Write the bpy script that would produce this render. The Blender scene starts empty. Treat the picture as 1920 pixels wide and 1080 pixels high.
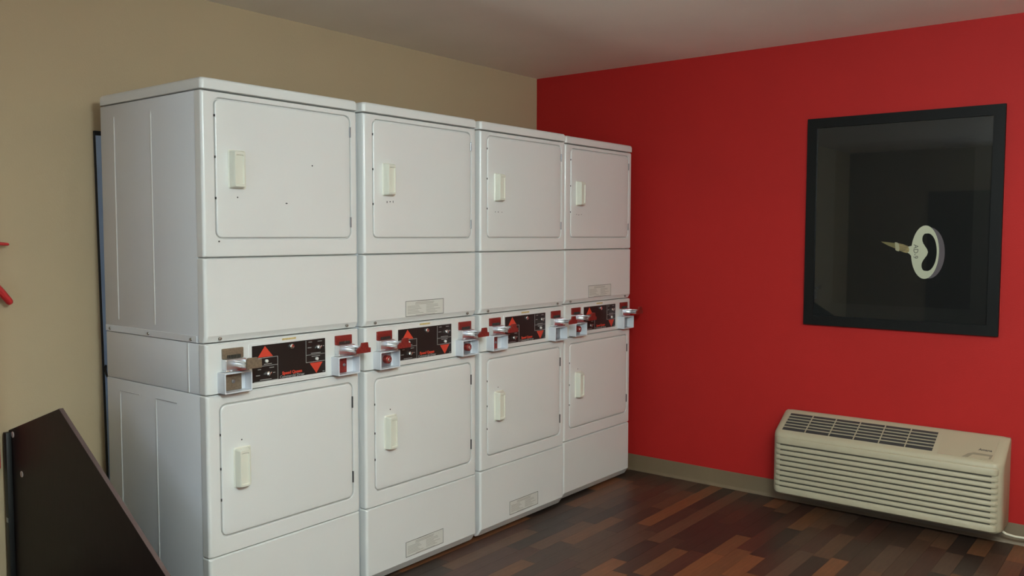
import bpy, bmesh, math, random
from mathutils import Vector, Matrix
random.seed(7)
sc = bpy.context.scene
COL = sc.collection

# ------------------------------------------------------------------ camera
CAM = Vector((-1.6590, -2.6364, 1.4569))
YAW, PIT, ROL, FPX = 0.6692, -0.0613, 0.0022, 1625.18
_F = Vector((math.cos(YAW)*math.cos(PIT), math.sin(YAW)*math.cos(PIT), math.sin(PIT)))
_R = Vector((math.sin(YAW), -math.cos(YAW), 0)); _U = _R.cross(_F)
R_ = math.cos(ROL)*_R + math.sin(ROL)*_U; U_ = -math.sin(ROL)*_R + math.cos(ROL)*_U
cd = bpy.data.cameras.new('camera'); cam = bpy.data.objects.new('camera', cd); COL.objects.link(cam)
cd.sensor_width = 36; cd.lens = FPX/1920*36; cd.clip_start = .02
cam.matrix_world = Matrix(((R_.x, U_.x, -_F.x, CAM.x), (R_.y, U_.y, -_F.y, CAM.y), (R_.z, U_.z, -_F.z, CAM.z), (0, 0, 0, 1)))
sc.camera = cam

# ------------------------------------------------------------------ world, exposure, lights
w = bpy.data.worlds.new('world'); sc.world = w; w.use_nodes = True
w.node_tree.nodes['Background'].inputs[0].default_value = (.6, .7, .9, 1)
w.node_tree.nodes['Background'].inputs[1].default_value = .02
vs = sc.view_settings
vs.view_transform = 'Standard'; vs.look = 'None'; vs.gamma = 1; vs.use_curve_mapping = False
vs.exposure = 0.0
sc.cycles.max_bounces = 8
sc.cycles.diffuse_bounces = 5
sc.cycles.caustics_reflective = False
sc.cycles.caustics_refractive = False

H, XW, YW = 2.4824, 2.9817, 0.8287      # ceiling height, red wall, tan wall
XL, YB = -3.6, -5.0                     # walls behind the camera

def area(name, loc, rot, sx, sy, power, color):
    l = bpy.data.lights.new(name, 'AREA'); l.shape = 'RECTANGLE'; l.size = sx; l.size_y = sy
    l.energy = power; l.color = color
    o = bpy.data.objects.new(name, l); COL.objects.link(o); o.location = loc; o.rotation_euler = rot
    return o
# hanging tube fixture near the camera: x, y, strength of its diffuser, colour; flush ceiling panel to the right
LAMPS = [(-0.90, -2.90, 107.0, (.80, .975, 1.0))]
PANEL = (1.05, -2.85, 14.0, (1.0, .86, .56))
DROP = .24                              # how far the fixtures hang below the ceiling
# daylight through the window in the wall on the far left
area('window_daylight', (XL+.06, -1.9, 1.45), (0, math.radians(-90), 0), 1.1, 1.3, 15, (.62, .76, 1.0))

# ------------------------------------------------------------------ materials
def srgb(r, g, b):
    f = lambda c: (c/255/12.92 if c/255 <= .04045 else ((c/255+.055)/1.055)**2.4)
    return (f(r), f(g), f(b))
MATS = {}
def mat(name, col, rough=.5, metal=0.0, var=0.0, vscale=6.0, bump=0.0, bscale=200.0, coat=0.0, spec=.5, stretch=None):
    if name in MATS: return MATS[name]
    m = bpy.data.materials.new(name); m.use_nodes = True; nt = m.node_tree; b = nt.nodes['Principled BSDF']
    b.inputs['Base Color'].default_value = (*col, 1); b.inputs['Roughness'].default_value = rough
    b.inputs['Metallic'].default_value = metal; b.inputs['Coat Weight'].default_value = coat
    b.inputs['Specular IOR Level'].default_value = spec
    tc = nt.nodes.new('ShaderNodeTexCoord'); src = tc.outputs['Object']
    if stretch:
        mp = nt.nodes.new('ShaderNodeMapping'); mp.inputs['Scale'].default_value = stretch
        nt.links.new(src, mp.inputs['Vector']); src = mp.outputs['Vector']
    if var > 0:
        n = nt.nodes.new('ShaderNodeTexNoise'); n.inputs['Scale'].default_value = vscale; n.inputs['Detail'].default_value = 5
        nt.links.new(src, n.inputs['Vector'])
        r = nt.nodes.new('ShaderNodeValToRGB')
        r.color_ramp.elements[0].position = .3; r.color_ramp.elements[1].position = .7
        r.color_ramp.elements[0].color = (*[c*(1-var) for c in col], 1)
        r.color_ramp.elements[1].color = (*[min(1, c*(1+var)) for c in col], 1)
        nt.links.new(n.outputs['Fac'], r.inputs['Fac']); nt.links.new(r.outputs['Color'], b.inputs['Base Color'])
    if bump > 0:
        n2 = nt.nodes.new('ShaderNodeTexNoise'); n2.inputs['Scale'].default_value = bscale; n2.inputs['Detail'].default_value = 3
        nt.links.new(src, n2.inputs['Vector'])
        bp = nt.nodes.new('ShaderNodeBump'); bp.inputs['Strength'].default_value = bump; bp.inputs['Distance'].default_value = .002
        nt.links.new(n2.outputs['Fac'], bp.inputs['Height']); nt.links.new(bp.outputs['Normal'], b.inputs['Normal'])
    MATS[name] = m
    return m
def emis(name, col, s):
    m = bpy.data.materials.new(name); m.use_nodes = True; b = m.node_tree.nodes['Principled BSDF']
    b.inputs['Base Color'].default_value = (.8, .8, .8, 1)
    b.inputs['Emission Color'].default_value = (*col, 1); b.inputs['Emission Strength'].default_value = s
    MATS[name] = m; return m

TAN = mat('tan_paint', (.50, .385, .24), .75, var=.03, vscale=1.2, bump=.25, bscale=160)
RED = mat('red_paint', (.37, .0095, .0075), .7, spec=.3, var=.04, vscale=1.5, bump=.25, bscale=160)
CEIL = mat('ceiling_paint', (.90, .84, .76), .9, var=.03, vscale=2, bump=.3, bscale=120)
BASE = mat('vinyl_base', (.15, .105, .058), .5, var=.05, vscale=4)
ENAMEL = mat('white_enamel', (.74, .74, .72), .28, var=.012, vscale=3, bump=.06, bscale=60, coat=.15)
SIDE = mat('side_enamel', (.70, .71, .735), .34, var=.015, vscale=3, bump=.05, bscale=60)
CREAM = mat('cream_plastic', (.72, .71, .61), .35)
SCREW = mat('screw_metal', (.30, .28, .25), .4, metal=.8)
CHIP = mat('chipped_mark', (.05, .05, .05), .7)
SMEAR = mat('smear_mark', (.50, .50, .48), .5)
CHROME = mat('chrome', (.82, .83, .85), .2, metal=1.0)
STEEL = mat('grey_steel', (.30, .31, .33), .35, metal=.7)
BROWNM = mat('brown_anodised_metal', (.21, .155, .105), .5, metal=.35, var=.2, vscale=150)
REDM = mat('red_anodised_metal', (.25, .028, .022), .45, metal=.3, var=.2, vscale=150)
BLACKP = mat('black_overlay', (.013, .012, .011), .35)
REDP = mat('red_print', (.62, .055, .028), .5)
GREYP = mat('grey_print', (.33, .33, .32), .5)
LABELP = mat('label_paper', (.66, .65, .60), .5)
LABELT = mat('label_print', (.14, .135, .12), .6)
LABELL = mat('label_faint_print', (.40, .38, .34), .6)
YELLOWL = mat('yellow_tag', (.55, .42, .18), .5, var=.2, vscale=120)
DARK = mat('dark_gap', (.012, .012, .014), .8)
HOLE = mat('coin_hole_dark', (.03, .025, .02), .7)
BOXW = mat('coin_box_white', (.66, .68, .72), .35)

# ------------------------------------------------------------------ mesh helpers
def finish(bm, name, m, sharp=35):
    bmesh.ops.recalc_face_normals(bm, faces=bm.faces)
    me = bpy.data.meshes.new(name); bm.to_mesh(me); bm.free()
    me.materials.append(m)
    if len(me.polygons):
        me.polygons.foreach_set('use_smooth', [True]*len(me.polygons)); me.set_sharp_from_angle(angle=math.radians(sharp))
    return me
def link(name, me, parent=None, loc=(0, 0, 0), wn=False):
    o = bpy.data.objects.new(name, me); COL.objects.link(o); o.location = loc
    if parent is not None: o.parent = parent
    if wn:
        md = o.modifiers.new('wn', 'WEIGHTED_NORMAL'); md.keep_sharp = True
    return o
CACHE = {}
def part(name, key, build, m, parent, loc=(0, 0, 0), wn=False, sharp=35):
    """one part; meshes with the same key are shared"""
    if key not in CACHE: CACHE[key] = finish(build(), key, m, sharp)
    return link(name, CACHE[key], parent, loc, wn)
def empty(name, loc, label, cat, group=None):
    o = bpy.data.objects.new(name, None); COL.objects.link(o); o.location = loc; o.empty_display_size = .1
    return tag(o, label, cat, group)
def tag(o, label, cat, group=None):
    o['label'] = label; o['category'] = cat
    if group: o['group'] = group
    return o
def struct(o): o['kind'] = 'structure'; return o

def box(x0, x1, y0, y1, z0, z1, bev=0.0, seg=2, bm=None):
    t = bmesh.new()
    vs_ = [t.verts.new((x, y, z)) for x in (x0, x1) for y in (y0, y1) for z in (z0, z1)]
    for f in ((0, 1, 3, 2), (4, 6, 7, 5), (0, 4, 5, 1), (2, 3, 7, 6), (0, 2, 6, 4), (1, 5, 7, 3)):
        t.faces.new([vs_[i] for i in f])
    bmesh.ops.recalc_face_normals(t, faces=t.faces)
    if bev > 0: bmesh.ops.bevel(t, geom=list(t.edges), offset=bev, segments=seg, affect='EDGES', profile=.5)
    return merge(bm, t)
def merge(bm, t):
    if bm is None: return t
    me = bpy.data.meshes.new('tmp'); t.to_mesh(me); t.free(); bm.from_mesh(me); bpy.data.meshes.remove(me); return bm
def loft(loops, cap0=True, cap1=True, bm=None):
    t = bmesh.new(); V = [[t.verts.new(p) for p in l] for l in loops]; n = len(loops[0])
    for a, b in zip(V, V[1:]):
        for i in range(n):
            j = (i+1) % n; t.faces.new((a[i], a[j], b[j], b[i]))
    if cap0: t.faces.new(V[0])
    if cap1: t.faces.new(V[-1])
    bmesh.ops.recalc_face_normals(t, faces=t.faces)
    return merge(bm, t)
def rr(x0, x1, z0, z1, r, y, n=5):
    r = max(min(r, (x1-x0)/2-1e-4, (z1-z0)/2-1e-4), 2e-4); pts = []
    for cx, cz, a0 in ((x1-r, z1-r, 0), (x0+r, z1-r, 90), (x0+r, z0+r, 180), (x1-r, z0+r, 270)):
        for k in range(n+1):
            a = math.radians(a0+90*k/n); pts.append((cx+r*math.cos(a), y, cz+r*math.sin(a)))
    return pts
def rplate(x0, x1, z0, z1, r, yb, yf, bev, seg=3, bm=None, n=5):
    """rounded plate standing in XZ, back at yb, front at yf (< yb), edge rounded by bev"""
    L = [rr(x0, x1, z0, z1, r, yb, n)]
    for k in range(seg+1):
        a = math.radians(90*k/seg); i = bev*(1-math.cos(a)); y = yf+bev*(1-math.sin(a))
        L.append(rr(x0+i, x1-i, z0+i, z1-i, max(r-i, .001), y, n))
    return loft(L, bm=bm)
def prism(poly, axis, a, b, bm=None):
    """extrude a 2D polygon; axis 'x': (y,z), 'y': (x,z), 'z': (x,y)"""
    f = {'x': lambda p, t: (t, p[0], p[1]), 'y': lambda p, t: (p[0], t, p[1]), 'z': lambda p, t: (p[0], p[1], t)}[axis]
    return loft([[f(p, a) for p in poly], [f(p, b) for p in poly]], bm=bm)
def disc(cx, cz, r, yb, yf, n=16, bev=0.0, bm=None):
    c = lambda rad, y: [(cx+rad*math.cos(2*math.pi*k/n), y, cz+rad*math.sin(2*math.pi*k/n)) for k in range(n)]
    L = [c(r, yb), c(r, yf+bev)]
    if bev > 0: L += [c(r-bev*.4, yf+bev*.35), c(r-bev, yf)]
    return loft(L, bm=bm)
def tube(pts, rad, n=10, bm=None, taper=None):
    loops = []; P = [Vector(p) for p in pts]; prev = None
    for i, p in enumerate(P):
        d = (P[min(i+1, len(P)-1)]-P[max(i-1, 0)]).normalized()
        if prev is None: s = d.cross(Vector((0, 0, 1))) if abs(d.z) < .9 else d.cross(Vector((1, 0, 0)))
        else: s = prev-d*prev.dot(d)
        s.normalize(); prev = s; u = d.cross(s); rr_ = rad*(taper[i] if taper else 1)
        loops.append([tuple(p+rr_*(math.cos(2*math.pi*k/n)*s+math.sin(2*math.pi*k/n)*u)) for k in range(n)])
    return loft(loops, bm=bm)
def text_me(body, size, m, key, bold=0.0, align='CENTER'):
    if key in CACHE: return CACHE[key]
    cu = bpy.data.curves.new('txt', 'FONT'); cu.body = body; cu.size = size; cu.extrude = .0002; cu.offset = bold
    cu.align_x = align; cu.align_y = 'CENTER'; cu.resolution_u = 3
    o = bpy.data.objects.new('txt', cu); COL.objects.link(o)
    dg = bpy.context.evaluated_depsgraph_get(); me = bpy.data.meshes.new_from_object(o.evaluated_get(dg))
    bpy.data.objects.remove(o); bpy.data.curves.remove(cu)
    me.materials.clear(); me.materials.append(m); CACHE[key] = me
    return me

# ------------------------------------------------------------------ room shell
def shell(name, bm, m): return struct(link(name, finish(bm, name, m)))
FLOORB = bpy.data.materials.new('floor_planks_far'); FLOORB.use_nodes = True
nt = FLOORB.node_tree; b = nt.nodes['Principled BSDF']; b.inputs['Roughness'].default_value = .45
tc = nt.nodes.new('ShaderNodeTexCoord'); br = nt.nodes.new('ShaderNodeTexBrick'); nt.links.new(tc.outputs['Object'], br.inputs['Vector'])
br.inputs['Scale'].default_value = 1; br.inputs['Brick Width'].default_value = .46; br.inputs['Row Height'].default_value = .077
br.inputs['Mortar Size'].default_value = .0006; br.inputs['Color1'].default_value = (.045, .028, .019, 1); br.inputs['Color2'].default_value = (.12, .062, .034, 1)
br.inputs['Mortar'].default_value = (.02, .014, .01, 1); nt.links.new(br.outputs['Color'], b.inputs['Base Color'])
floor = shell('floor', box(XL, XW, YB, YW, -.06, -.0022), FLOORB)
shell('ceiling', box(XL-.1, XW+.1, YB-.1, YW+.1, H, H+.08), CEIL)
shell('wall_back', box(XL-.1, XW+.1, YW, YW+.1, -.06, H), TAN)
shell('wall_right', box(XW, XW+.1, YB-.1, YW, -.06, H), RED)
shell('wall_front', box(XL-.1, XW+.1, YB-.1, YB, -.06, H), TAN)
# wall with the window, behind and left of the camera
wl = box(XL-.1, XL, YB, -2.55, -.06, H); box(XL-.1, XL, -1.25, YW, -.06, H, bm=wl)
box(XL-.1, XL, -2.55, -1.25, -.06, .9, bm=wl); box(XL-.1, XL, -2.55, -1.25, 2.0, H, bm=wl)
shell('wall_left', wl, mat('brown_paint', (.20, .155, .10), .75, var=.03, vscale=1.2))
WFR = mat('window_frame_white', (.7, .7, .68), .4)
wf = shell('window_1', prism([(-2.55, .9), (-1.25, .9), (-1.25, 2.0), (-2.55, 2.0)], 'x', XL-.075, XL-.07), emis('window_sky', (.55, .7, 1.0), .6))
for a, b_, c, d in ((-2.55, -2.5, .9, 2.0), (-1.3, -1.25, .9, 2.0), (-2.5, -1.3, .9, .95), (-2.5, -1.3, 1.95, 2.0), (-1.92, -1.88, .95, 1.95)):
    link('window_bar', finish(box(XL-.07, XL-.02, a, b_, c, d, .004), 'window_bar', WFR), wf)
# a dark door in the same wall, which the picture glass mirrors
DOORM = mat('dark_door_wood', (.02, .014, .011), .4, var=.2, vscale=3, stretch=(1, 12, 1))
dr = shell('door_1', box(XL, XL+.03, -1.02, -.1, 0, 1.98, .003), DOORM)
link('door_handle', finish(tube([(XL+.03, -.93, 1.0), (XL+.075, -.93, 1.0), (XL+.08, -.93, 1.0), (XL+.08, -.82, 1.0)], .009), 'door_handle', CHROME), dr)

def cove(length):
    """vinyl cove base: profile in (d, z), d = distance out from the wall"""
    prof = [(0, 0), (.014, 0), (.0135, .003), (.007, .010), (.004, .020), (.003, .092), (.002, .098), (0, .098)]
    return prof
prof = cove(0)
bb = loft([[(XW-d, YB, z) for d, z in prof], [(XW-d, YW, z) for d, z in prof]])
shell('baseboard_right', bb, BASE)
bb = loft([[(XL, YW-d, z) for d, z in prof], [(XW-.015, YW-d, z) for d, z in prof]])
shell('baseboard_back', bb, BASE)

# floor planks, each its own board laid along X
PLK = []
for i, (c, v) in enumerate([((58, 42, 33), .25), ((70, 50, 38), .25), ((83, 58, 42), .22), ((47, 36, 30), .25), ((96, 64, 42), .2), ((66, 42, 33), .25), ((76, 57, 45), .22), ((108, 69, 43), .18)]):
    PLK.append(mat('plank_wood_%d' % i, tuple(x*1.0 for x in srgb(*c)), .42, var=v, vscale=9, stretch=(.9, 9, 1), bump=.1, bscale=40))
WEIGHT = [4, 4, 3, 4, 2, 3, 3, 1.3]
PW = .0775
row = 0; y = .16
npl = 0
while y > -2.45:
    # only where the floor can be seen, with a margin for a step to the side
    xs = max(.35, .8 + (.07-y)*.80 - .55)
    x = xs - random.uniform(0, .4)
    while x < XW-.003:
        L = random.choice((.30, .38, .46, .54, .62)); x1 = min(x+L, XW-.003)
        if XW-.003-x1 < .12: x1 = XW-.003
        bmk = box(x+.0004, x1-.0004, y-PW+.0004, y-.0004, -.004, 0)
        m = random.choices(PLK, WEIGHT)[0]
        cx_, cy_ = (x+x1)/2, y-PW/2
        for v in bmk.verts: v.co.x -= cx_; v.co.y -= cy_
        # shift the grain of each plank by giving its object a different origin in texture space
        me = finish(bmk, 'plank', m)
        o = link('plank', me, floor, (cx_, cy_, 0)); npl += 1
        x = x1
    y -= PW; row += 1

# ceiling lamps (behind the camera): wrap-around diffusers under a white tray, they light the ceiling too
LAMPF = mat('lamp_tray_white', (.7, .7, .7), .4)
for n_, (lx, ly, e, LAMP_COL) in enumerate(LAMPS):
    t = empty('ceiling_light', (lx, ly, H), 'hanging fluorescent tube light near the camera', 'ceiling light')
    part('lamp_tray', 'lamp_tray', lambda: box(-.03, .03, -.62, .62, -.03-DROP, -DROP, .004), LAMPF, t)
    for hy in (-.4, .4): part('hanger', 'lamp_hanger', lambda: tube([(0, 0, -DROP), (0, 0, 0)], .006), LAMPF, t, (0, hy, 0))
    def diff():
        pr = [(.105*math.cos(k*math.pi/8), -.135+.105*math.sin(k*math.pi/8)) for k in range(16)]
        return loft([[(x_, y_, z_-DROP) for x_, z_ in pr] for y_ in (-.60, .60)])
    part('diffuser', 'lamp_diffuser_%d' % n_, diff, emis('lamp_diffuser_%d' % n_, LAMP_COL, e), t)
t = empty('ceiling_panel', (PANEL[0], PANEL[1], H), 'flush square ceiling light panel to the right of the camera', 'ceiling light')
part('panel_frame', 'ceiling_panel_frame', lambda: loft([[(sx*w_, sy*w_, z_) for sx, sy in ((-1, -1), (1, -1), (1, 1), (-1, 1))] for w_, z_ in ((.32, 0), (.32, -.018), (.30, -.018), (.30, 0))], False, False), LAMPF, t)
part('diffuser', 'ceiling_panel_diffuser', lambda: box(-.30, .30, -.30, .30, -.010, -.004), emis('panel_diffuser', PANEL[3], PANEL[2]), t)

# ------------------------------------------------------------------ stacked dryers
X0, X1 = -.006, .681          # outer width of a machine, the face starts at x = 0
ZL, Z3, Z2, Z1, Z0, ZT = 1.9428, 1.3762, 1.0812, .9020, .3316, 1.985
DEP = .689
def front_with_door(z0, z1, dx0, dx1, dz0, dz1):
    L = [rr(X0, X1, z0, z1, .006, .040)]
    bev = .012
    for k in range(5):
        a = math.radians(90*k/4); i = bev*(1-math.cos(a)); y = bev*(1-math.sin(a))
        zi = min(i, .004)
        L.append(rr(X0+i, X1-i, z0+zi, z1-zi, .006, y))
    g = .0048
    L.append(rr(dx0-g-.004, dx1+g+.004, dz0-g-.004, dz1+g+.004, .030, 0))
    L.append(rr(dx0-g-.001, dx1+g+.001, dz0-g-.001, dz1+g+.001, .027, .0015))
    L.append(rr(dx0-g, dx1+g, dz0-g, dz1+g, .026, .005))
    L.append(rr(dx0-g, dx1+g, dz0-g, dz1+g, .026, .013))
    return loft(L)
def door_bm(dx0, dx1, dz0, dz1):
    L = [rr(dx0, dx1, dz0, dz1, .022, .0125), rr(dx0, dx1, dz0, dz1, .022, .004)]
    for i, y in ((.0008, .0018), (.003, .0002), (.006, 0), (.020, -.0012), (.06, -.0022)):
        L.append(rr(dx0+i, dx1-i, dz0+i, dz1-i, max(.022-i*.5, .004), y))
    return loft(L)
def flat_panel(z0, z1, flange=0, toe=0):
    """rounded sheet panel; flange: bent-in strip at the bottom; toe: chamfer at the foot"""
    L = []
    def zz(i): return (z0+min(i, .003), z1-min(i, .004))
    bev = .012
    L.append(rr(X0, X1, z0, z1, .005, .040))
    for k in range(5):
        a = math.radians(90*k/4); i = bev*(1-math.cos(a)); y = bev*(1-math.sin(a)); q = zz(i)
        L.append(rr(X0+i, X1-i, q[0], q[1], .005, y))
    t = loft(L)
    if flange or toe:
        cut = z0+(flange or toe); dy = .013 if flange else .026
        bmesh.ops.bisect_plane(t, geom=t.verts[:]+t.edges[:]+t.faces[:], plane_co=(0, 0, cut), plane_no=(0, 0, 1))
        for v in t.verts:
            if v.co.z < cut-1e-5 and v.co.y < .03: v.co.y += dy*(cut-v.co.z)/(cut-z0)
    return t
def lid_bm():
    L = []
    for i, z in ((.004, ZL+.0015), (.0, ZL+.004), (0, ZT-.014), (.0015, ZT-.007), (.006, ZT-.0018), (.014, ZT)):
        L.append([(x, y, z) for x, _, y in rr(X0-.002+i, X1+.002-i, -.004+i, DEP+.004-i, .014, 0)])
    return loft(L)
def handle_bm(x, z0, z1):
    """cream pull: block standing 3.4 cm proud with a raised rim on its face"""
    x1 = x+.044; d = -.034
    L = [rr(x-.004, x1+.022, z0-.003, z1+.003, .007, .0), rr(x-.004, x1+.022, z0-.003, z1+.003, .007, -.003),
         rr(x-.001, x1+.010, z0, z1, .006, -.006), rr(x, x1+.003, z0+.001, z1-.001, .006, -.020), rr(x+.001, x1, z0+.002, z1-.002, .006, d+.004),
         rr(x+.0035, x1-.0025, z0+.0045, z1-.0045, .005, d), rr(x+.007, x1-.005, z0+.012, z1-.014, .005, d),
         rr(x+.009, x1-.007, z0+.014, z1-.017, .004, d+.004)]
    return loft(L)
def label_print(seed):
    r = random.Random(seed); t = bmesh.new()
    # border
    for a in ((0, .236, .0648, .067), (0, .236, 0, .0022), (0, .0022, .0022, .0648), (.2338, .236, .0022, .0648)): box(a[0], a[1], -.0006, 0, a[2], a[3], bm=t)
    return t
def label_lines(seed):
    r = random.Random(seed); t = bmesh.new()
    for z, a, b in ((.0635, .07, .15), (.056, .06, .175), (.050, .058, .17)): box(a, b, -.0006, 0, z, z+.0028, bm=t)
    for k in range(6):
        z = .043-.0062*k
        box(.012, r.uniform(.075, .108), -.0006, 0, z, z+.0022, bm=t)
        box(.125, r.uniform(.17, .222), -.0006, 0, z, z+.0022, bm=t)
    box(.06, .18, -.0006, 0, .004, .0058, bm=t)
    return t
def warning_label(d, x, z):
    lb = part('warning_label', 'warning_label', lambda: rplate(0, .236, 0, .067, .004, .0005, -.0001, .0001, 1), LABELP, d, (x, -.0006, z))
    lb['label'] = 'small printed warning label with a thin dark border'
    part('label_border', 'label_border', lambda: label_print(1), LABELT, lb, (0, 0, 0))
    part('label_text', 'label_text', lambda: label_lines(3), LABELL, lb, (0, 0, 0))

OX0, OX1, OZ0, OZ1 = .176, .507, .925, 1.0575
def ov(s, t): return (OX0+(OX1-OX0)*s, OZ1-(OZ1-OZ0)*t)
def panel_lines():
    t = bmesh.new()
    def hl(s0, s1, tt):
        a = ov(s0, tt); b = ov(s1, tt); box(a[0], b[0], -.0036, -.0028, a[1]-.0009, a[1]+.0009, bm=t)
    def vl(s, t0, t1):
        a = ov(s, t1); b = ov(s, t0); box(a[0]-.0009, a[0]+.0009, -.0036, -.0028, a[1], b[1], bm=t)
    hl(.02, .33, .35); hl(.02, .33, .575); vl(.33, .35, .99); hl(.02, .33, .99)
    hl(.72, .99, .44); hl(.72, .99, .65); vl(.72, .02, .65)
    return t
def panel_marks():
    """tiny legends around the knobs and buttons, unreadable at this distance"""
    t = bmesh.new()
    for s, tt, l in ((.09, .66, .04), (.25, .64, .06), (.07, .82, .05), (.28, .79, .03), (.17, .95, .15), (.20, .53, .10),
                     (.78, .07, .05), (.92, .07, .06), (.77, .23, .05), (.97, .22, .02), (.86, .40, .14), (.86, .49, .12), (.97, .96, .03)):
        a = ov(s-l/2, tt); b = ov(s+l/2, tt); box(a[0], b[0], -.0034, -.0028, a[1]-.0012, a[1]+.0012, bm=t)
    return t
def knob_bm(r=.0085):
    t = disc(0, 0, r, 0, -.004, 14, .001); box(-.0025, .0025, -.014, -.004, -r*.95, r*.95, .001, bm=t); return t

def coin_unit(d, x, kind, lock):
    """coin slide with its plate, tongue and push handle, and the white cash box below; x = left edge of the slide plate"""
    mt = {'brown': BROWNM, 'red': REDM}[kind]
    s = part('coin_slide', 'slide_body', lambda: rplate(0, .084, .985, 1.024, .004, 0, -.024, .004), mat('satin_chrome', (.80, .81, .84), .34, metal=1.0), d, (x, 0, 0), True)
    s['label'] = 'chrome coin slide with a %s push handle' % ('brown' if kind == 'brown' else 'red')
    part('slide_plate', 'slide_plate_'+kind, lambda: rplate(0, .084, 1.024, 1.060, .003, 0, -.006, .001), mt, s)
    def ridges():
        t = bmesh.new()
        for k in range(9): box(.018+k*.0062, .0215+k*.0062, -.010, -.006, 1.0255, 1.037, .001, 1, bm=t)
        return t
    part('coin_ridges', 'coin_ridges', ridges, HOLE if kind == 'brown' else STEEL, s)
    def tongue():
        t = box(.036, .074, -.098, -.023, .997, 1.011, .002); box(.036, .040, -.094, -.023, 1.011, 1.019, .001, bm=t); box(.070, .074, -.094, -.023, 1.011, 1.019, .001, bm=t)
        return t
    part('slide_tongue', 'slide_tongue', tongue, CHROME, s)
    if kind == 'brown': hp = [(.030, .996), (.090, .996), (.090, 1.026), (.075, 1.026), (.072, 1.033), (.036, 1.033), (.030, 1.028)]
    else: hp = [(.024, .996), (.094, .996), (.094, 1.014), (.083, 1.016), (.080, 1.036), (.050, 1.036), (.045, 1.022), (.024, 1.010)]
    h = part('slide_handle', 'slide_handle_'+kind, lambda: prism(hp, 'y', -.104, -.097), mt, s)
    part('slide_base', 'slide_base', lambda: box(-.004, .09, -.030, 0, .981, .9855, .001), CHROME, s)
    # cash box: open-fronted square tube
    def cbox():
        o = lambda i, y: rr(-.018+i, .092-i, .908+i, .980-i, .003, y, 2)
        return loft([o(0, 0), o(0, -.044), o(.001, -.045), o(.0035, -.045), o(.0045, -.044), o(.0045, -.006)])
    c = part('coin_box', 'coin_box', cbox, BOXW, d, (x, 0, 0))
    lm, lk = {'brown': (BROWNM, 'flat'), 'red': (REDM, 'flat'), 'round': (STEEL, 'round'), 'grey': (STEEL, 'flat')}[lock]
    part('lock_plate', 'lock_plate_'+lock, lambda: rplate(-.0130, .070 if lock != 'red' else .050, .9135, .9745, .002, -.0063, -.012, .001), lm, c)
    if lk == 'flat': part('lock', 'lock_flat', lambda: disc(.036, .944, .0065, -.012, -.015, 14, .001), STEEL, c)
    else:
        part('lock', 'lock_round', lambda: disc(.040, .944, .017, -.012, -.034, 20, .004), REDM, c)
        part('lock_face', 'lock_face', lambda: disc(.040, .944, .0085, -.034, -.0365, 16, .001), CHROME, c)

def screws(d, pts, side=False):
    for a, z in pts:
        if side: part('screw', 'screw_side', lambda: loft([[(X0-.0015-h, r*math.cos(k*math.pi/5), r*math.sin(k*math.pi/5)) for k in range(10)] for h, r in ((0, .006), (.003, .005), (.004, .003))]), SCREW, d, (0, a, z))
        else: part('screw', 'screw_front', lambda: disc(0, 0, .0058, .004, -.003, 10, .0015), SCREW, d, (a, 0, z))

def chips(d, pts):
    for k, (x, z, sx, sz) in enumerate(pts):
        o = part('chip_mark', 'chip_mark', lambda: disc(0, 0, .5, 0, -.5, 7), CHIP, d, (x, -.0021, z)); o.scale = (sx, .0008, sz)

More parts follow.
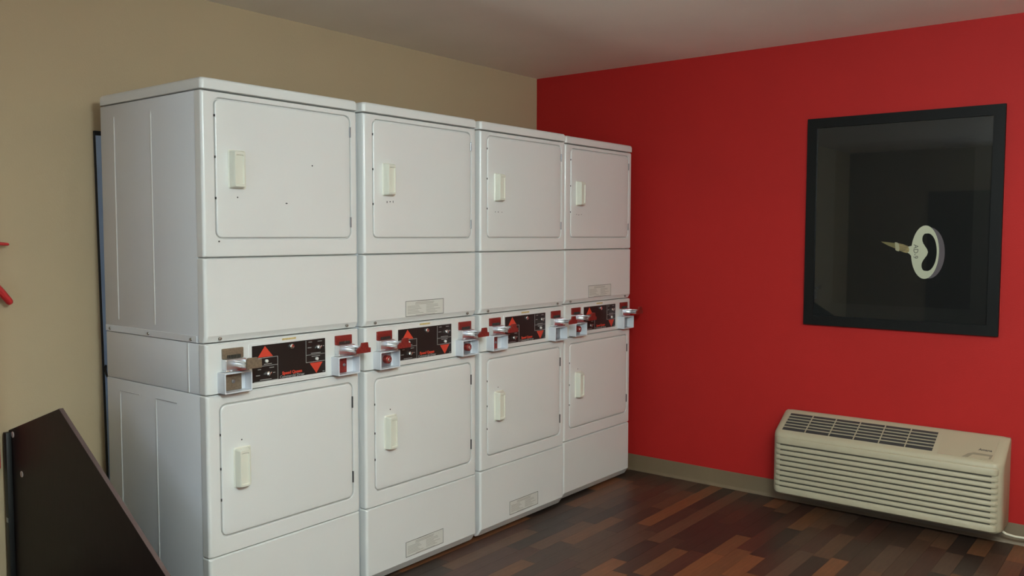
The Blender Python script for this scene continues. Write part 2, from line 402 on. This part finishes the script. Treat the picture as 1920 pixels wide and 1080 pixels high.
DX = [0.0, .675+.0329, 2*.675+.0329+.0493, 3*.675+.0329+.0493+.0555]
OY = [0.0, -.0137, -.0080, .0204]
INFO = [
    ('white stacked coin dryer nearest the camera, leftmost, its grey side panel in view', ('brown', 'brown'), ('red', 'red'), None),
    ('second white stacked dryer from the left, with printed labels high and low', ('red', 'round'), ('red', 'round'), 'both'),
    ('third white stacked dryer from the left, its only printed label low by the floor', ('red', 'red'), ('red', 'grey'), 'low'),
    ('rightmost white stacked dryer, farthest from the camera and beside the red wall', ('red', 'round'), ('red', 'grey'), 'high')]
for n_, (lab, (lk, ll), (rk, rl), labels) in enumerate(INFO):
    d = empty('stacked_dryer', (DX[n_], OY[n_], 0), lab, 'dryer', 'stacked dryers along the tan wall')
    # bodies
    part('lower_cabinet', 'lower_cabinet', lambda: box(X0+.001, X1-.001, .041, DEP, .03, Z1-.001, .003), SIDE, d)
    part('middle_cabinet', 'middle_cabinet', lambda: box(X0+.002, X1-.002, .041, DEP-.002, Z1+.001, Z2-.001, .002), SIDE, d)
    part('upper_cabinet', 'upper_cabinet', lambda: box(X0+.001, X1-.001, .041, DEP, Z2+.001, ZL-.001, .003), SIDE, d)
    part('side_flange', 'side_flange_l', lambda: box(X0-.0012, X0+.001, .052, DEP-.004, Z2+.0015, 1.1065, .0008, 1), SIDE, d)
    part('side_flange', 'side_flange_r', lambda: box(X1-.001, X1+.0012, .052, DEP-.004, Z2+.0015, 1.1065, .0008, 1), SIDE, d)
    for yy, za, zb in ((.586, 1.128, 1.898), (.324, 1.126, 1.900), (.589, .09, .852), (.330, .09, .857)):
        def rib(za=za, zb=zb):
            pr = [(-.0022*math.sin(k*math.pi/6), -.005+.010*k/6) for k in range(7)]
            q = lambda s, z: [(X0+.001+px*s, py*max(s, .3), z) for px, py in pr]
            return loft([q(.05, za), q(1, za+.012), q(1, zb-.012), q(.05, zb)])
        part('side_rib', 'rib_%.3f' % yy, rib, ENAMEL, d, (0, yy, 0))
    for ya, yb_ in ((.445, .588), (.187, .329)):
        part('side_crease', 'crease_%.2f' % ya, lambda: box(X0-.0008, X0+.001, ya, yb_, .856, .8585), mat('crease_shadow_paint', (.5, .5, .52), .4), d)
    part('side_seam_strip', 'mid_strip', lambda: box(X0-.0008, X0+.002, .107, .1115, Z1+.002, Z2-.002, .0007, 1), ENAMEL, d)
    screws(d, [(.65, 1.093), (.368, 1.093), (.086, 1.093)], True)
    part('top_lid', 'top_lid', lid_bm, ENAMEL, d, wn=True)
    # upper machine
    DU = (.0465, .6425, 1.4445, 1.9165)
    part('upper_front_panel', 'upper_front', lambda: front_with_door(Z3+.001, ZL-.001, *DU), ENAMEL, d, wn=True)
    ud = part('upper_door', 'upper_door', lambda: door_bm(*DU), ENAMEL, d, wn=True)
    part('door_handle', 'upper_handle', lambda: handle_bm(.096, 1.617, 1.745), CREAM, ud, wn=True)
    for z in (1.858, 1.505):
        part('hinge', 'hinge_up', lambda: box(.640, .6465, -.0035, .004, -.020, .020, .001, 1), STEEL, ud, (0, 0, z))
    part('upper_access_panel', 'upper_access', lambda: flat_panel(Z2+.001, Z3-.001, flange=.025), ENAMEL, d, wn=True, sharp=25)
    screws(d, [(.051, 1.096), (.620, 1.096)])
    # control panel
    cp = part('control_panel', 'control_panel', lambda: flat_panel(Z1+.001, Z2-.001), ENAMEL, d, wn=True)
    def bezel():
        L = [rr(OX0-.013, OX1+.012, OZ0-.012, OZ1+.008, .003, y_, 2) for y_ in (.0, -.0008)]
        L += [rr(OX0-.012, OX1+.011, OZ0-.011, OZ1+.007, .002, -.0018, 2), rr(OX0, OX1, OZ0, OZ1, .001, -.0018, 2), rr(OX0, OX1, OZ0, OZ1, .001, -.0006, 2)]
        return loft(L)
    part('panel_bezel', 'panel_bezel', bezel, ENAMEL, cp)
    part('panel_overlay', 'panel_overlay', lambda: rplate(OX0, OX1, OZ0, OZ1, .001, -.0004, -.0028, .0003, 1, n=2), BLACKP, cp)
    tri = lambda a, b, c: (lambda: prism([ov(*a), ov(*b), ov(*c)], 'y', -.0034, -.0027))
    part('up_arrow', 'up_arrow', tri((.165, .03), (.268, .33), (.072, .33)), REDP, cp)
    part('down_arrow', 'down_arrow', tri((.772, .68), (.955, .68), (.865, .985)), REDP, cp)
    part('panel_lines', 'panel_lines', panel_lines, GREYP, cp)['kind'] = 'stuff'
    part('panel_legends', 'panel_legends', panel_marks, GREYP, cp)['kind'] = 'stuff'
    for s_, t_ in ((.205, .80), (.90, .24)):
        a = ov(s_, t_); o = part('selector_knob', 'selector_knob', knob_bm, CHROME, cp, (a[0], -.0028, a[1])); o.rotation_euler = (0, math.radians(40), 0)
    for s_, t_ in ((.18, .445), (.87, .57)):
        a = ov(s_, t_); part('start_button', 'start_button', lambda: disc(0, 0, .0062, 0, -.007, 14, .0015), mat('pale_button', (.75, .74, .70), .3), cp, (a[0], -.0028, a[1]))
    a = ov(.52, .125); part('panel_lock', 'panel_lock', lambda: disc(0, 0, .0095, 0, -.007, 18, .002), CHROME, cp, (a[0], -.0028, a[1]))
    for body, size, s_, t_, m_, bold, sx in (('Speed Queen', .0165, .525, .855, REDP, .0006, 1.0), ('Commercial Dryer', .0145, .525, .952, GREYP, .0002, 1.0)):
        me = text_me(body, size, m_, 'text_'+body[0], bold)
        o = link('panel_lettering', me, cp); a = ov(s_, t_); o.location = (a[0], -.0030, a[1]); o.rotation_euler = (math.radians(90), 0, 0)
    part('yellow_tag', 'yellow_tag', lambda: box(.308, .371, -.0006, .001, 1.0665, 1.0735), YELLOWL, cp)
    coin_unit(d, .055, lk, ll); coin_unit(d, .556, rk, rl)
    # lower machine
    DL = (.0475, .6425, .4005, .8620)
    part('lower_front_panel', 'lower_front', lambda: front_with_door(Z0+.001, Z1-.001, *DL), ENAMEL, d, wn=True)
    ld = part('lower_door', 'lower_door', lambda: door_bm(*DL), ENAMEL, d, wn=True)
    part('door_handle', 'lower_handle', lambda: handle_bm(.098, .564, .702), CREAM, ld, wn=True)
    for z in (.786, .482):
        part('hinge', 'hinge_low', lambda: box(.6405, .6465, -.003, .004, -.023, .023, .001, 1), mat('dark_hinge', (.06, .06, .065), .45, metal=.5), ld, (0, 0, z))
    part('kick_panel', 'kick_panel', lambda: flat_panel(.013, Z0-.001, toe=.038), ENAMEL, d, wn=True, sharp=25)
    for fx, fy in ((.05, .10), (.625, .10), (.05, .62), (.625, .62)):
        part('levelling_foot', 'foot', lambda: loft([[(r*math.cos(k*math.pi/6), r*math.sin(k*math.pi/6), z) for k in range(12)] for z, r in ((0, .02), (.008, .02), (.012, .012), (.034, .012))]), DARK, d, (fx, fy, 0))
    # labels
    if labels in ('both', 'high'): warning_label(d, .222, 1.108)
    if labels in ('both', 'low'): warning_label(d, .216, .068)
    # paint chips and smudges on the doors
    for o_, z_ in ((ud, (1.86, 1.72, 1.58)), (ld, (.76, .64, .53))):
        for zz_ in z_: part('door_bumper', 'door_bumper', lambda: box(.0432, .0472, .0005, .006, -.004, .004), CHIP, o_, (0, 0, zz_))
chipset = [[(.128, 1.585, .006, .006), (.455, 1.715, .007, .006), (.335, 1.570, .010, .005), (.052, 1.432, .007, .006)],
           [(.118, 1.590, .005, .010), (.135, 1.592, .007, .005), (.152, 1.592, .004, .010)],
           [(.100, 1.565, .006, .004), (.122, 1.565, .009, .004), (.150, 1.565, .005, .004)],
           [(.098, 1.568, .006, .004), (.120, 1.566, .006, .005), (.145, 1.568, .006, .004)]]
roots = [o for o in COL.objects if o.type == 'EMPTY' and o.name.startswith('stacked_dryer')]
for r_, cs in zip(roots, chipset): chips(r_, cs)
for r_, (x, z) in zip(roots, ((.128, .730), (.128, .728), (.122, .722), (.120, .72))): chips(r_, [(x, z, .006, .006)])

# ------------------------------------------------------------------ blue-grey sheet behind the first dryer, with its dark rim and a cord
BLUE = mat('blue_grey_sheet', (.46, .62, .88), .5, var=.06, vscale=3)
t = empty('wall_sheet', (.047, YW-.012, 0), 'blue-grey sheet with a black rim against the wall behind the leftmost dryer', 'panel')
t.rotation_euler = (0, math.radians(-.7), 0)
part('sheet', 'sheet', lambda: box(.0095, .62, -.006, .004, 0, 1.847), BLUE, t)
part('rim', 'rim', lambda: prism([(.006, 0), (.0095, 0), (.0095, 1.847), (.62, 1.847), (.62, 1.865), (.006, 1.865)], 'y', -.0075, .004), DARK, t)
c = link('power_cord', finish(tube([(.050, .808, .925), (.040, .79, .913), (.020, .745, .902), (.010, .715, .896), (.03, .703, .87), (.1, .703, .80), (.1, .705, .4), (.09, .72, .05), (.12, .75, .01)], .0045), 'power_cord', DARK))
tag(c, 'thin dark cord hanging between the leftmost dryer and the wall', 'cord')

# ------------------------------------------------------------------ dark brown stand at the left edge
LAM = mat('dark_brown_laminate', (.015, .0085, .0075), .5, spec=.3, var=.25, vscale=14, stretch=(1, 6, 1))
LAMR = mat('lit_laminate_edge', (.10, .065, .06), .4)  # lighter than the laminate: ceiling light on the edge put into the colour
BLKM = mat('plain_black', (.008, .008, .008), .5)
t = empty('brown_stand', (-.32, .4, 0), 'dark brown laminate stand with a sloping edge and two pale screw caps', 'stand')
poly = [(.411, 0), (.411, .7265), (-.002, .859), (-.70, .4185), (-.70, 0)]
part('end_panel', 'stand_end', lambda: prism(poly, 'x', 0, .015), LAM, t)
def edge():
    a, b_ = Vector((-.002, .859)), Vector((-.70, .4185)); nrm = Vector((-(b_-a).y, (b_-a).x)).normalized()*-1
    nrm = nrm if nrm.y > 0 else -nrm
    p = [a, a+nrm*.0015, b_+nrm*.0015, b_]
    return prism([(v.x, v.y) for v in p], 'x', .0005, .0145)
part('lit_edge_band', 'stand_edge', edge, LAMR, t)
for y_, z_ in ((.376, .715), (.309, .578)):
    part('screw_cap', 'stand_cap', lambda: loft([[(-h, r*math.cos(k*math.pi/8), r*math.sin(k*math.pi/8)) for k in range(16)] for h, r in ((0, .0115), (.0015, .0112), (.0022, .009))]), mat('pale_cap', (.46, .39, .36), .5), t, (0, y_, z_))
part('back_strip', 'stand_strip', lambda: box(-.020, -.001, .385, .411, 0, .722, .002), BLKM, t)  # near-black upright strip along the panel's back edge
part('strip_bracket', 'stand_bracket', lambda: box(-.022, -.020, .388, .404, .385, .403, .001), STEEL, t)
part('lower_shelf', 'stand_shelf', lambda: box(-.60, 0, -.25, .38, .05, .07, .001), LAM, t)
part('end_panel', 'stand_end', lambda: None, LAM, t, (-.619, 0, 0))

# red wall rack at the very left edge
REDR = mat('red_coated_metal', (.55, .03, .03), .3)
t = empty('wall_rack', (-.36, YW, 0), 'red metal wall rack with thin prongs, cut off by the left edge', 'rack')
part('rail', 'rack_rail', lambda: rplate(-.045, .005, .585, 1.62, .012, 0, -.035, .008), REDR, t)
part('prong', 'rack_prong_a', lambda: tube([(-.02, -.03, 1.43), (.00, -.05, 1.4225), (.03, -.05, 1.4195), (.046, -.05, 1.4180), (.050, -.05, 1.4178)], .0062, taper=[1, 1, 1, .85, .4]), REDR, t)
part('prong', 'rack_prong_b', lambda: tube([(-.02, -.03, 1.30), (-.005, -.047, 1.275), (.02, -.05, 1.242), (.046, -.05, 1.206), (.050, -.05, 1.200)], .0135, taper=[1, 1, 1, .95, .6]), REDR, t)

# ------------------------------------------------------------------ framed picture on the red wall
FRAME = mat('black_frame_wood', (.007, .007, .0065), .5, spec=.12)
MATB = mat('dark_mat_board', (.015, .015, .0135), .9, spec=.2)
PRNT = mat('black_print', (.006, .006, .0055), .8, spec=.2)
GL = bpy.data.materials.new('picture_glass'); GL.use_nodes = True
nt = GL.node_tree; nt.nodes.clear(); out = nt.nodes.new('ShaderNodeOutputMaterial'); mx = nt.nodes.new('ShaderNodeMixShader')
fz = nt.nodes.new('ShaderNodeFresnel'); fz.inputs['IOR'].default_value = 1.5; tr = nt.nodes.new('ShaderNodeBsdfTransparent'); gg = nt.nodes.new('ShaderNodeBsdfGlossy'); gg.inputs['Roughness'].default_value = .02
nt.links.new(fz.outputs[0], mx.inputs[0]); nt.links.new(tr.outputs[0], mx.inputs[1]); nt.links.new(gg.outputs[0], mx.inputs[2]); nt.links.new(mx.outputs[0], out.inputs[0])
# local frame: a = to the right on the wall (-Y), h = up, d = out of the wall (-X)
PY, PZ = -.984, .981; PWD, PHT = .926, 1.091
pic = empty('framed_picture', (XW, PY, PZ), 'black-framed picture of a pale oval-handled key behind glass, on the red wall', 'picture')
W_ = lambda a, h, dd: (-dd, -a, h)
def wpoly(poly, d0, d1, bm=None): return loft([[W_(a, h, d0) for a, h in poly], [W_(a, h, d1) for a, h in poly]], bm=bm)
FW = .050
for pts in ([(0, 0), (PWD, 0), (PWD-FW, FW), (FW, FW)], [(0, PHT), (PWD, PHT), (PWD-FW, PHT-FW), (FW, PHT-FW)], [(0, 0), (FW, FW), (FW, PHT-FW), (0, PHT)], [(PWD, 0), (PWD-FW, FW), (PWD-FW, PHT-FW), (PWD, PHT)]):
    k = len([c_ for c_ in pic.children])
    def rail(pts=pts):
        return wpoly(pts, .002, .024)
    part('frame_rail', 'frame_rail_%d' % pts.__hash__() if False else 'frame_rail_%s' % str(pts), rail, FRAME, pic)
q = lambda a0, a1, h0, h1, d0, d1: (lambda: wpoly([(a0, h0), (a1, h0), (a1, h1), (a0, h1)], d0, d1))
part('mat_board', 'mat_board', q(FW-.005, PWD-FW+.005, FW-.005, PHT-FW+.005, .003, .006), MATB, pic)
part('print', 'print', q(.145, .800, .120, .950, .0061, .0066), PRNT, pic)
part('glass', 'glass', q(FW-.004, PWD-FW+.004, FW-.004, PHT-FW+.004, .0135, .0150), GL, pic)
KEYM = mat('key_print_cream', (.62, .60, .42), .7); KEYS = mat('key_print_shadow', (.13, .10, .105), .7); KEYB = mat('key_print_brass', (.30, .22, .09), .7, var=.4, vscale=40, stretch=(1, 1, 3)); KEYD = mat('key_print_dim_brass', (.20, .16, .055), .7); KEYI = mat('key_print_ink', (.10, .09, .07), .7)
ell = lambda ca, ch, ra, rh, n=40: [(ca+ra*math.cos(2*math.pi*k/n), ch+rh*math.sin(2*math.pi*k/n)) for k in range(n)]
ka, kh = .5920, .3945      # centre of the oval grip
def ring(outer, inner, d0, d1):
    n = len(outer)
    return loft([[W_(*p, d0) for p in outer], [W_(*p, d1) for p in outer], [W_(*p, d1) for p in inner], [W_(*p, d0) for p in inner]], False, False)
def grip_inner():
    # kidney-shaped hole: bean with a bulge into it from the left
    pts = []
    for k in range(40):
        a = 2*math.pi*k/40; x = .042*math.cos(a); z = .093*math.sin(a)
        if math.cos(a) < 0: x = -.034*abs(math.cos(a))**.5 + .036*math.exp(-(z/.040)**2)
        pts.append((ka+.012+x, kh+z))
    return pts
part('key_shade', 'key_shade', lambda: ring(ell(ka+.019, kh-.004, .071, .126), grip_inner(), .0067, .0070), KEYS, pic)
part('key_grip', 'key_grip', lambda: ring(ell(ka, kh, .064, .132), grip_inner(), .0069, .0073), KEYM, pic)
part('key_neck', 'key_neck', lambda: wpoly([(.505, .418), (.516, .422), (.540, .428), (.540, .362), (.520, .386), (.508, .392)], .0068, .0071), KEYM, pic)
part('key_shank', 'key_shank', lambda: wpoly([(.468, .438), (.490, .433), (.513, .424), (.519, .408), (.518, .395), (.507, .389), (.490, .394), (.472, .401)], .0070, .0073), KEYB, pic)
part('key_collar', 'key_collar', lambda: wpoly([(.450, .443), (.462, .441), (.469, .436), (.473, .415), (.472, .397), (.461, .399), (.454, .404)], .0072, .0075), mat('key_print_collar', (.45, .40, .24), .7), pic)
part('key_tip', 'key_tip', lambda: wpoly([(.383, .446), (.415, .443), (.452, .438), (.456, .410), (.420, .425), (.395, .438)], .0068, .0071), KEYD, pic)
me = text_me('AD-9', .032, KEYI, 'text_key')
o = link('key_lettering', me, pic); o.location = W_(.549, .397, .0074)
# text x -> down (-Z), text y -> right (-Y), normal -> -X
o.rotation_euler = Matrix(((0, 0, -1), (0, -1, 0), (-1, 0, 0))).to_euler()

# ------------------------------------------------------------------ wall air conditioner
ACC = mat('ac_cream_plastic', (.40, .355, .25), .5, var=.02, vscale=4)
ACS = mat('ac_sleeve', (.28, .24, .20), .5)
ACD = mat('ac_grille_dark', (.035, .036, .037), .6)
AY, AW, AD = -.900, 1.082, .215
ac = empty('air_conditioner', (XW, AY, .087), 'cream wall air conditioner with ribbed front and top grille, low on the red wall', 'air conditioner')
A_ = lambda a, d, z: (-d, -a, z-.087)
def ac_cover():
    L = []; r = .045; us = [0, .002, .006, .013, .023, .034, r] + [AW-r, AW-.034, AW-.023, AW-.013, AW-.006, AW-.002, AW]
    for u in us:
        e = min(u, AW-u); i = r-math.sqrt(max(0, r*r-(r-min(e, r))**2)); D = AD-i; zt = .510-i*.25; ft = .420-i*.1
        L.append([A_(u, d_, z_) for d_, z_ in [(.02, .092+i*.3), (D-.022, .087+i*.3), (D-.010, .089+i*.3), (D-.003, .096+i*.3), (D, .108+i*.3), (D, ft-.022), (D-.003, ft-.010), (D-.012, ft), (.040, zt-.006), (.028, zt), (.02, zt)]])
    return loft(L)
part('front_cover', 'ac_cover', ac_cover, ACC, ac, sharp=50)
part('wall_sleeve', 'ac_sleeve', lambda: box(-.019, -.002, -AW+.004, -.004, .008, .418, .002), ACS, ac)
part('groove_shade', 'ac_groove_shade', lambda: loft([[(-(AD+.0012+dd), -u, z_-.087) for z_, dd in ((.128, -.004), (.128, 0), (.362, 0), (.362, -.004))] for u in (.046, AW-.046)]), mat('ac_groove_dark', (.055, .048, .034), .7), ac)  # dark plate standing in for the shade between the louvers
NL = 8
def louver(h, d=.0095):
    def f():
        prof = [(-.0005, -h), (d*.75, -h), (d*.95, -h+.0018), (d, -h+.004), (d*.96, h-.0055), (d*.75, h-.002), (d*.45, h-.0005), (-.0005, h)]
        L = []
        for u, s, dd in ((.008, .1, -.026), (.013, .6, -.0185), (.028, 1, -.006), (.046, 1, 0), (AW-.046, 1, 0), (AW-.030, .95, -.004), (AW-.021, .6, -.010), (AW-.017, .1, -.014)):
            L.append([(-(AD+dd+d_*s), -u, z_*(.5+.5*s)) for d_, z_ in prof])
        return loft(L)
    return f
for k in range(NL):
    part('louver', 'ac_louver', louver(.0102), ACC, ac, (0, 0, .357-.0277*(k+.5)-.087), sharp=60)
part('upper_band', 'ac_band_up', louver(.0175), ACC, ac, (0, 0, .3785-.087), sharp=60)
part('lower_band', 'ac_band_low', louver(.0165), ACC, ac, (0, 0, .1155-.087), sharp=60)
# sloping top: s runs up the slope
sA, sB = Vector((AD-.012, .420)), Vector((.040, .504)); sd = (sB-sA); SL = sd.length; sd.normalize(); sn = Vector((-sd.y, sd.x)); sn = sn if sn.y > 0 else -sn
def S_(a, s, h): v = sA+sd*s+sn*h; return A_(a, v.x, v.y)
def sbox(a0, a1, s0, s1, h0, h1, bm=None, sk=0):
    return loft([[S_(a0, s0, h), S_(a1, s0, h), S_(a1+sk, s1, h), S_(a0+sk, s1, h)] for h in (h0, h1)], bm=bm)
g0, g1, s0, s1 = .042, .775, .020, .165
part('grille_shade', 'ac_grille_shade', lambda: sbox(g0, g1, s0, s1, -.001, .0006), ACD, ac)  # dark sheet on the uncut slope, painting the shade inside the grille slots
for k in range(1, 6):
    s = s0+(s1-s0)*k/6
    part('grille_slat', 'ac_slat_%d' % k, lambda: sbox(g0-.001, g1+.001, s-.0018, s+.0018, .0004, .0050), ACC, ac)
for k in range(1, 6):
    a = g0+(g1-g0)*k/6
    part('grille_rib', 'ac_rib_%d' % k, lambda: sbox(a-.0022, a+.0022, s0-.001, s1+.001, .0004, .0060), ACC, ac)
cdoor = part('control_door', 'ac_door', lambda: sbox(.800, 1.036, .006, .166, -.001, .0012), ACC, ac)
part('finger_recess', 'ac_recess', lambda: loft([[S_(a, s, h) for a, s in ((.905, .010), (1.024, .018), (1.030, .050), (.950, .052), (.928, .040))] for h in (.0010, .0016)]), mat('ac_recess_shade', (.23, .215, .155), .5), cdoor)  # raised darker shape, the recess shade put into its colour
part('recess_lip', 'ac_lip', lambda: loft([[S_(a, s, h) for a, s in ((.932, .012), (1.016, .018), (1.018, .036), (.948, .036))] for h in (.0014, .0022)]), ACC, cdoor)
me = text_me('Amana', .020, CHIP, 'text_ac', .0005)
o = link('control_lettering', me, cdoor)
ex = Vector((0, -1, 0)); ey = Vector((-sd.x, 0, sd.y)); ez = ex.cross(ey)
o.rotation_euler = Matrix((ex, ey, ez)).transposed().to_euler(); o.location = Vector(S_(.994, .078, .0018))
# its cord
c = link('white_cable', finish(tube([(XW-.10, -1.960, .085), (XW-.10, -1.985, .070), (XW-.09, -2.02, .062), (XW-.085, -2.07, .062), (XW-.08, -2.14, .068), (XW-.06, -2.22, .085), (XW-.03, -2.29, .12), (XW-.012, -2.31, .16)], .0055), 'cord', mat('white_cord', (.62, .58, .45), .5)))
tag(c, 'white cable running from the right end of the air conditioner', 'cable')
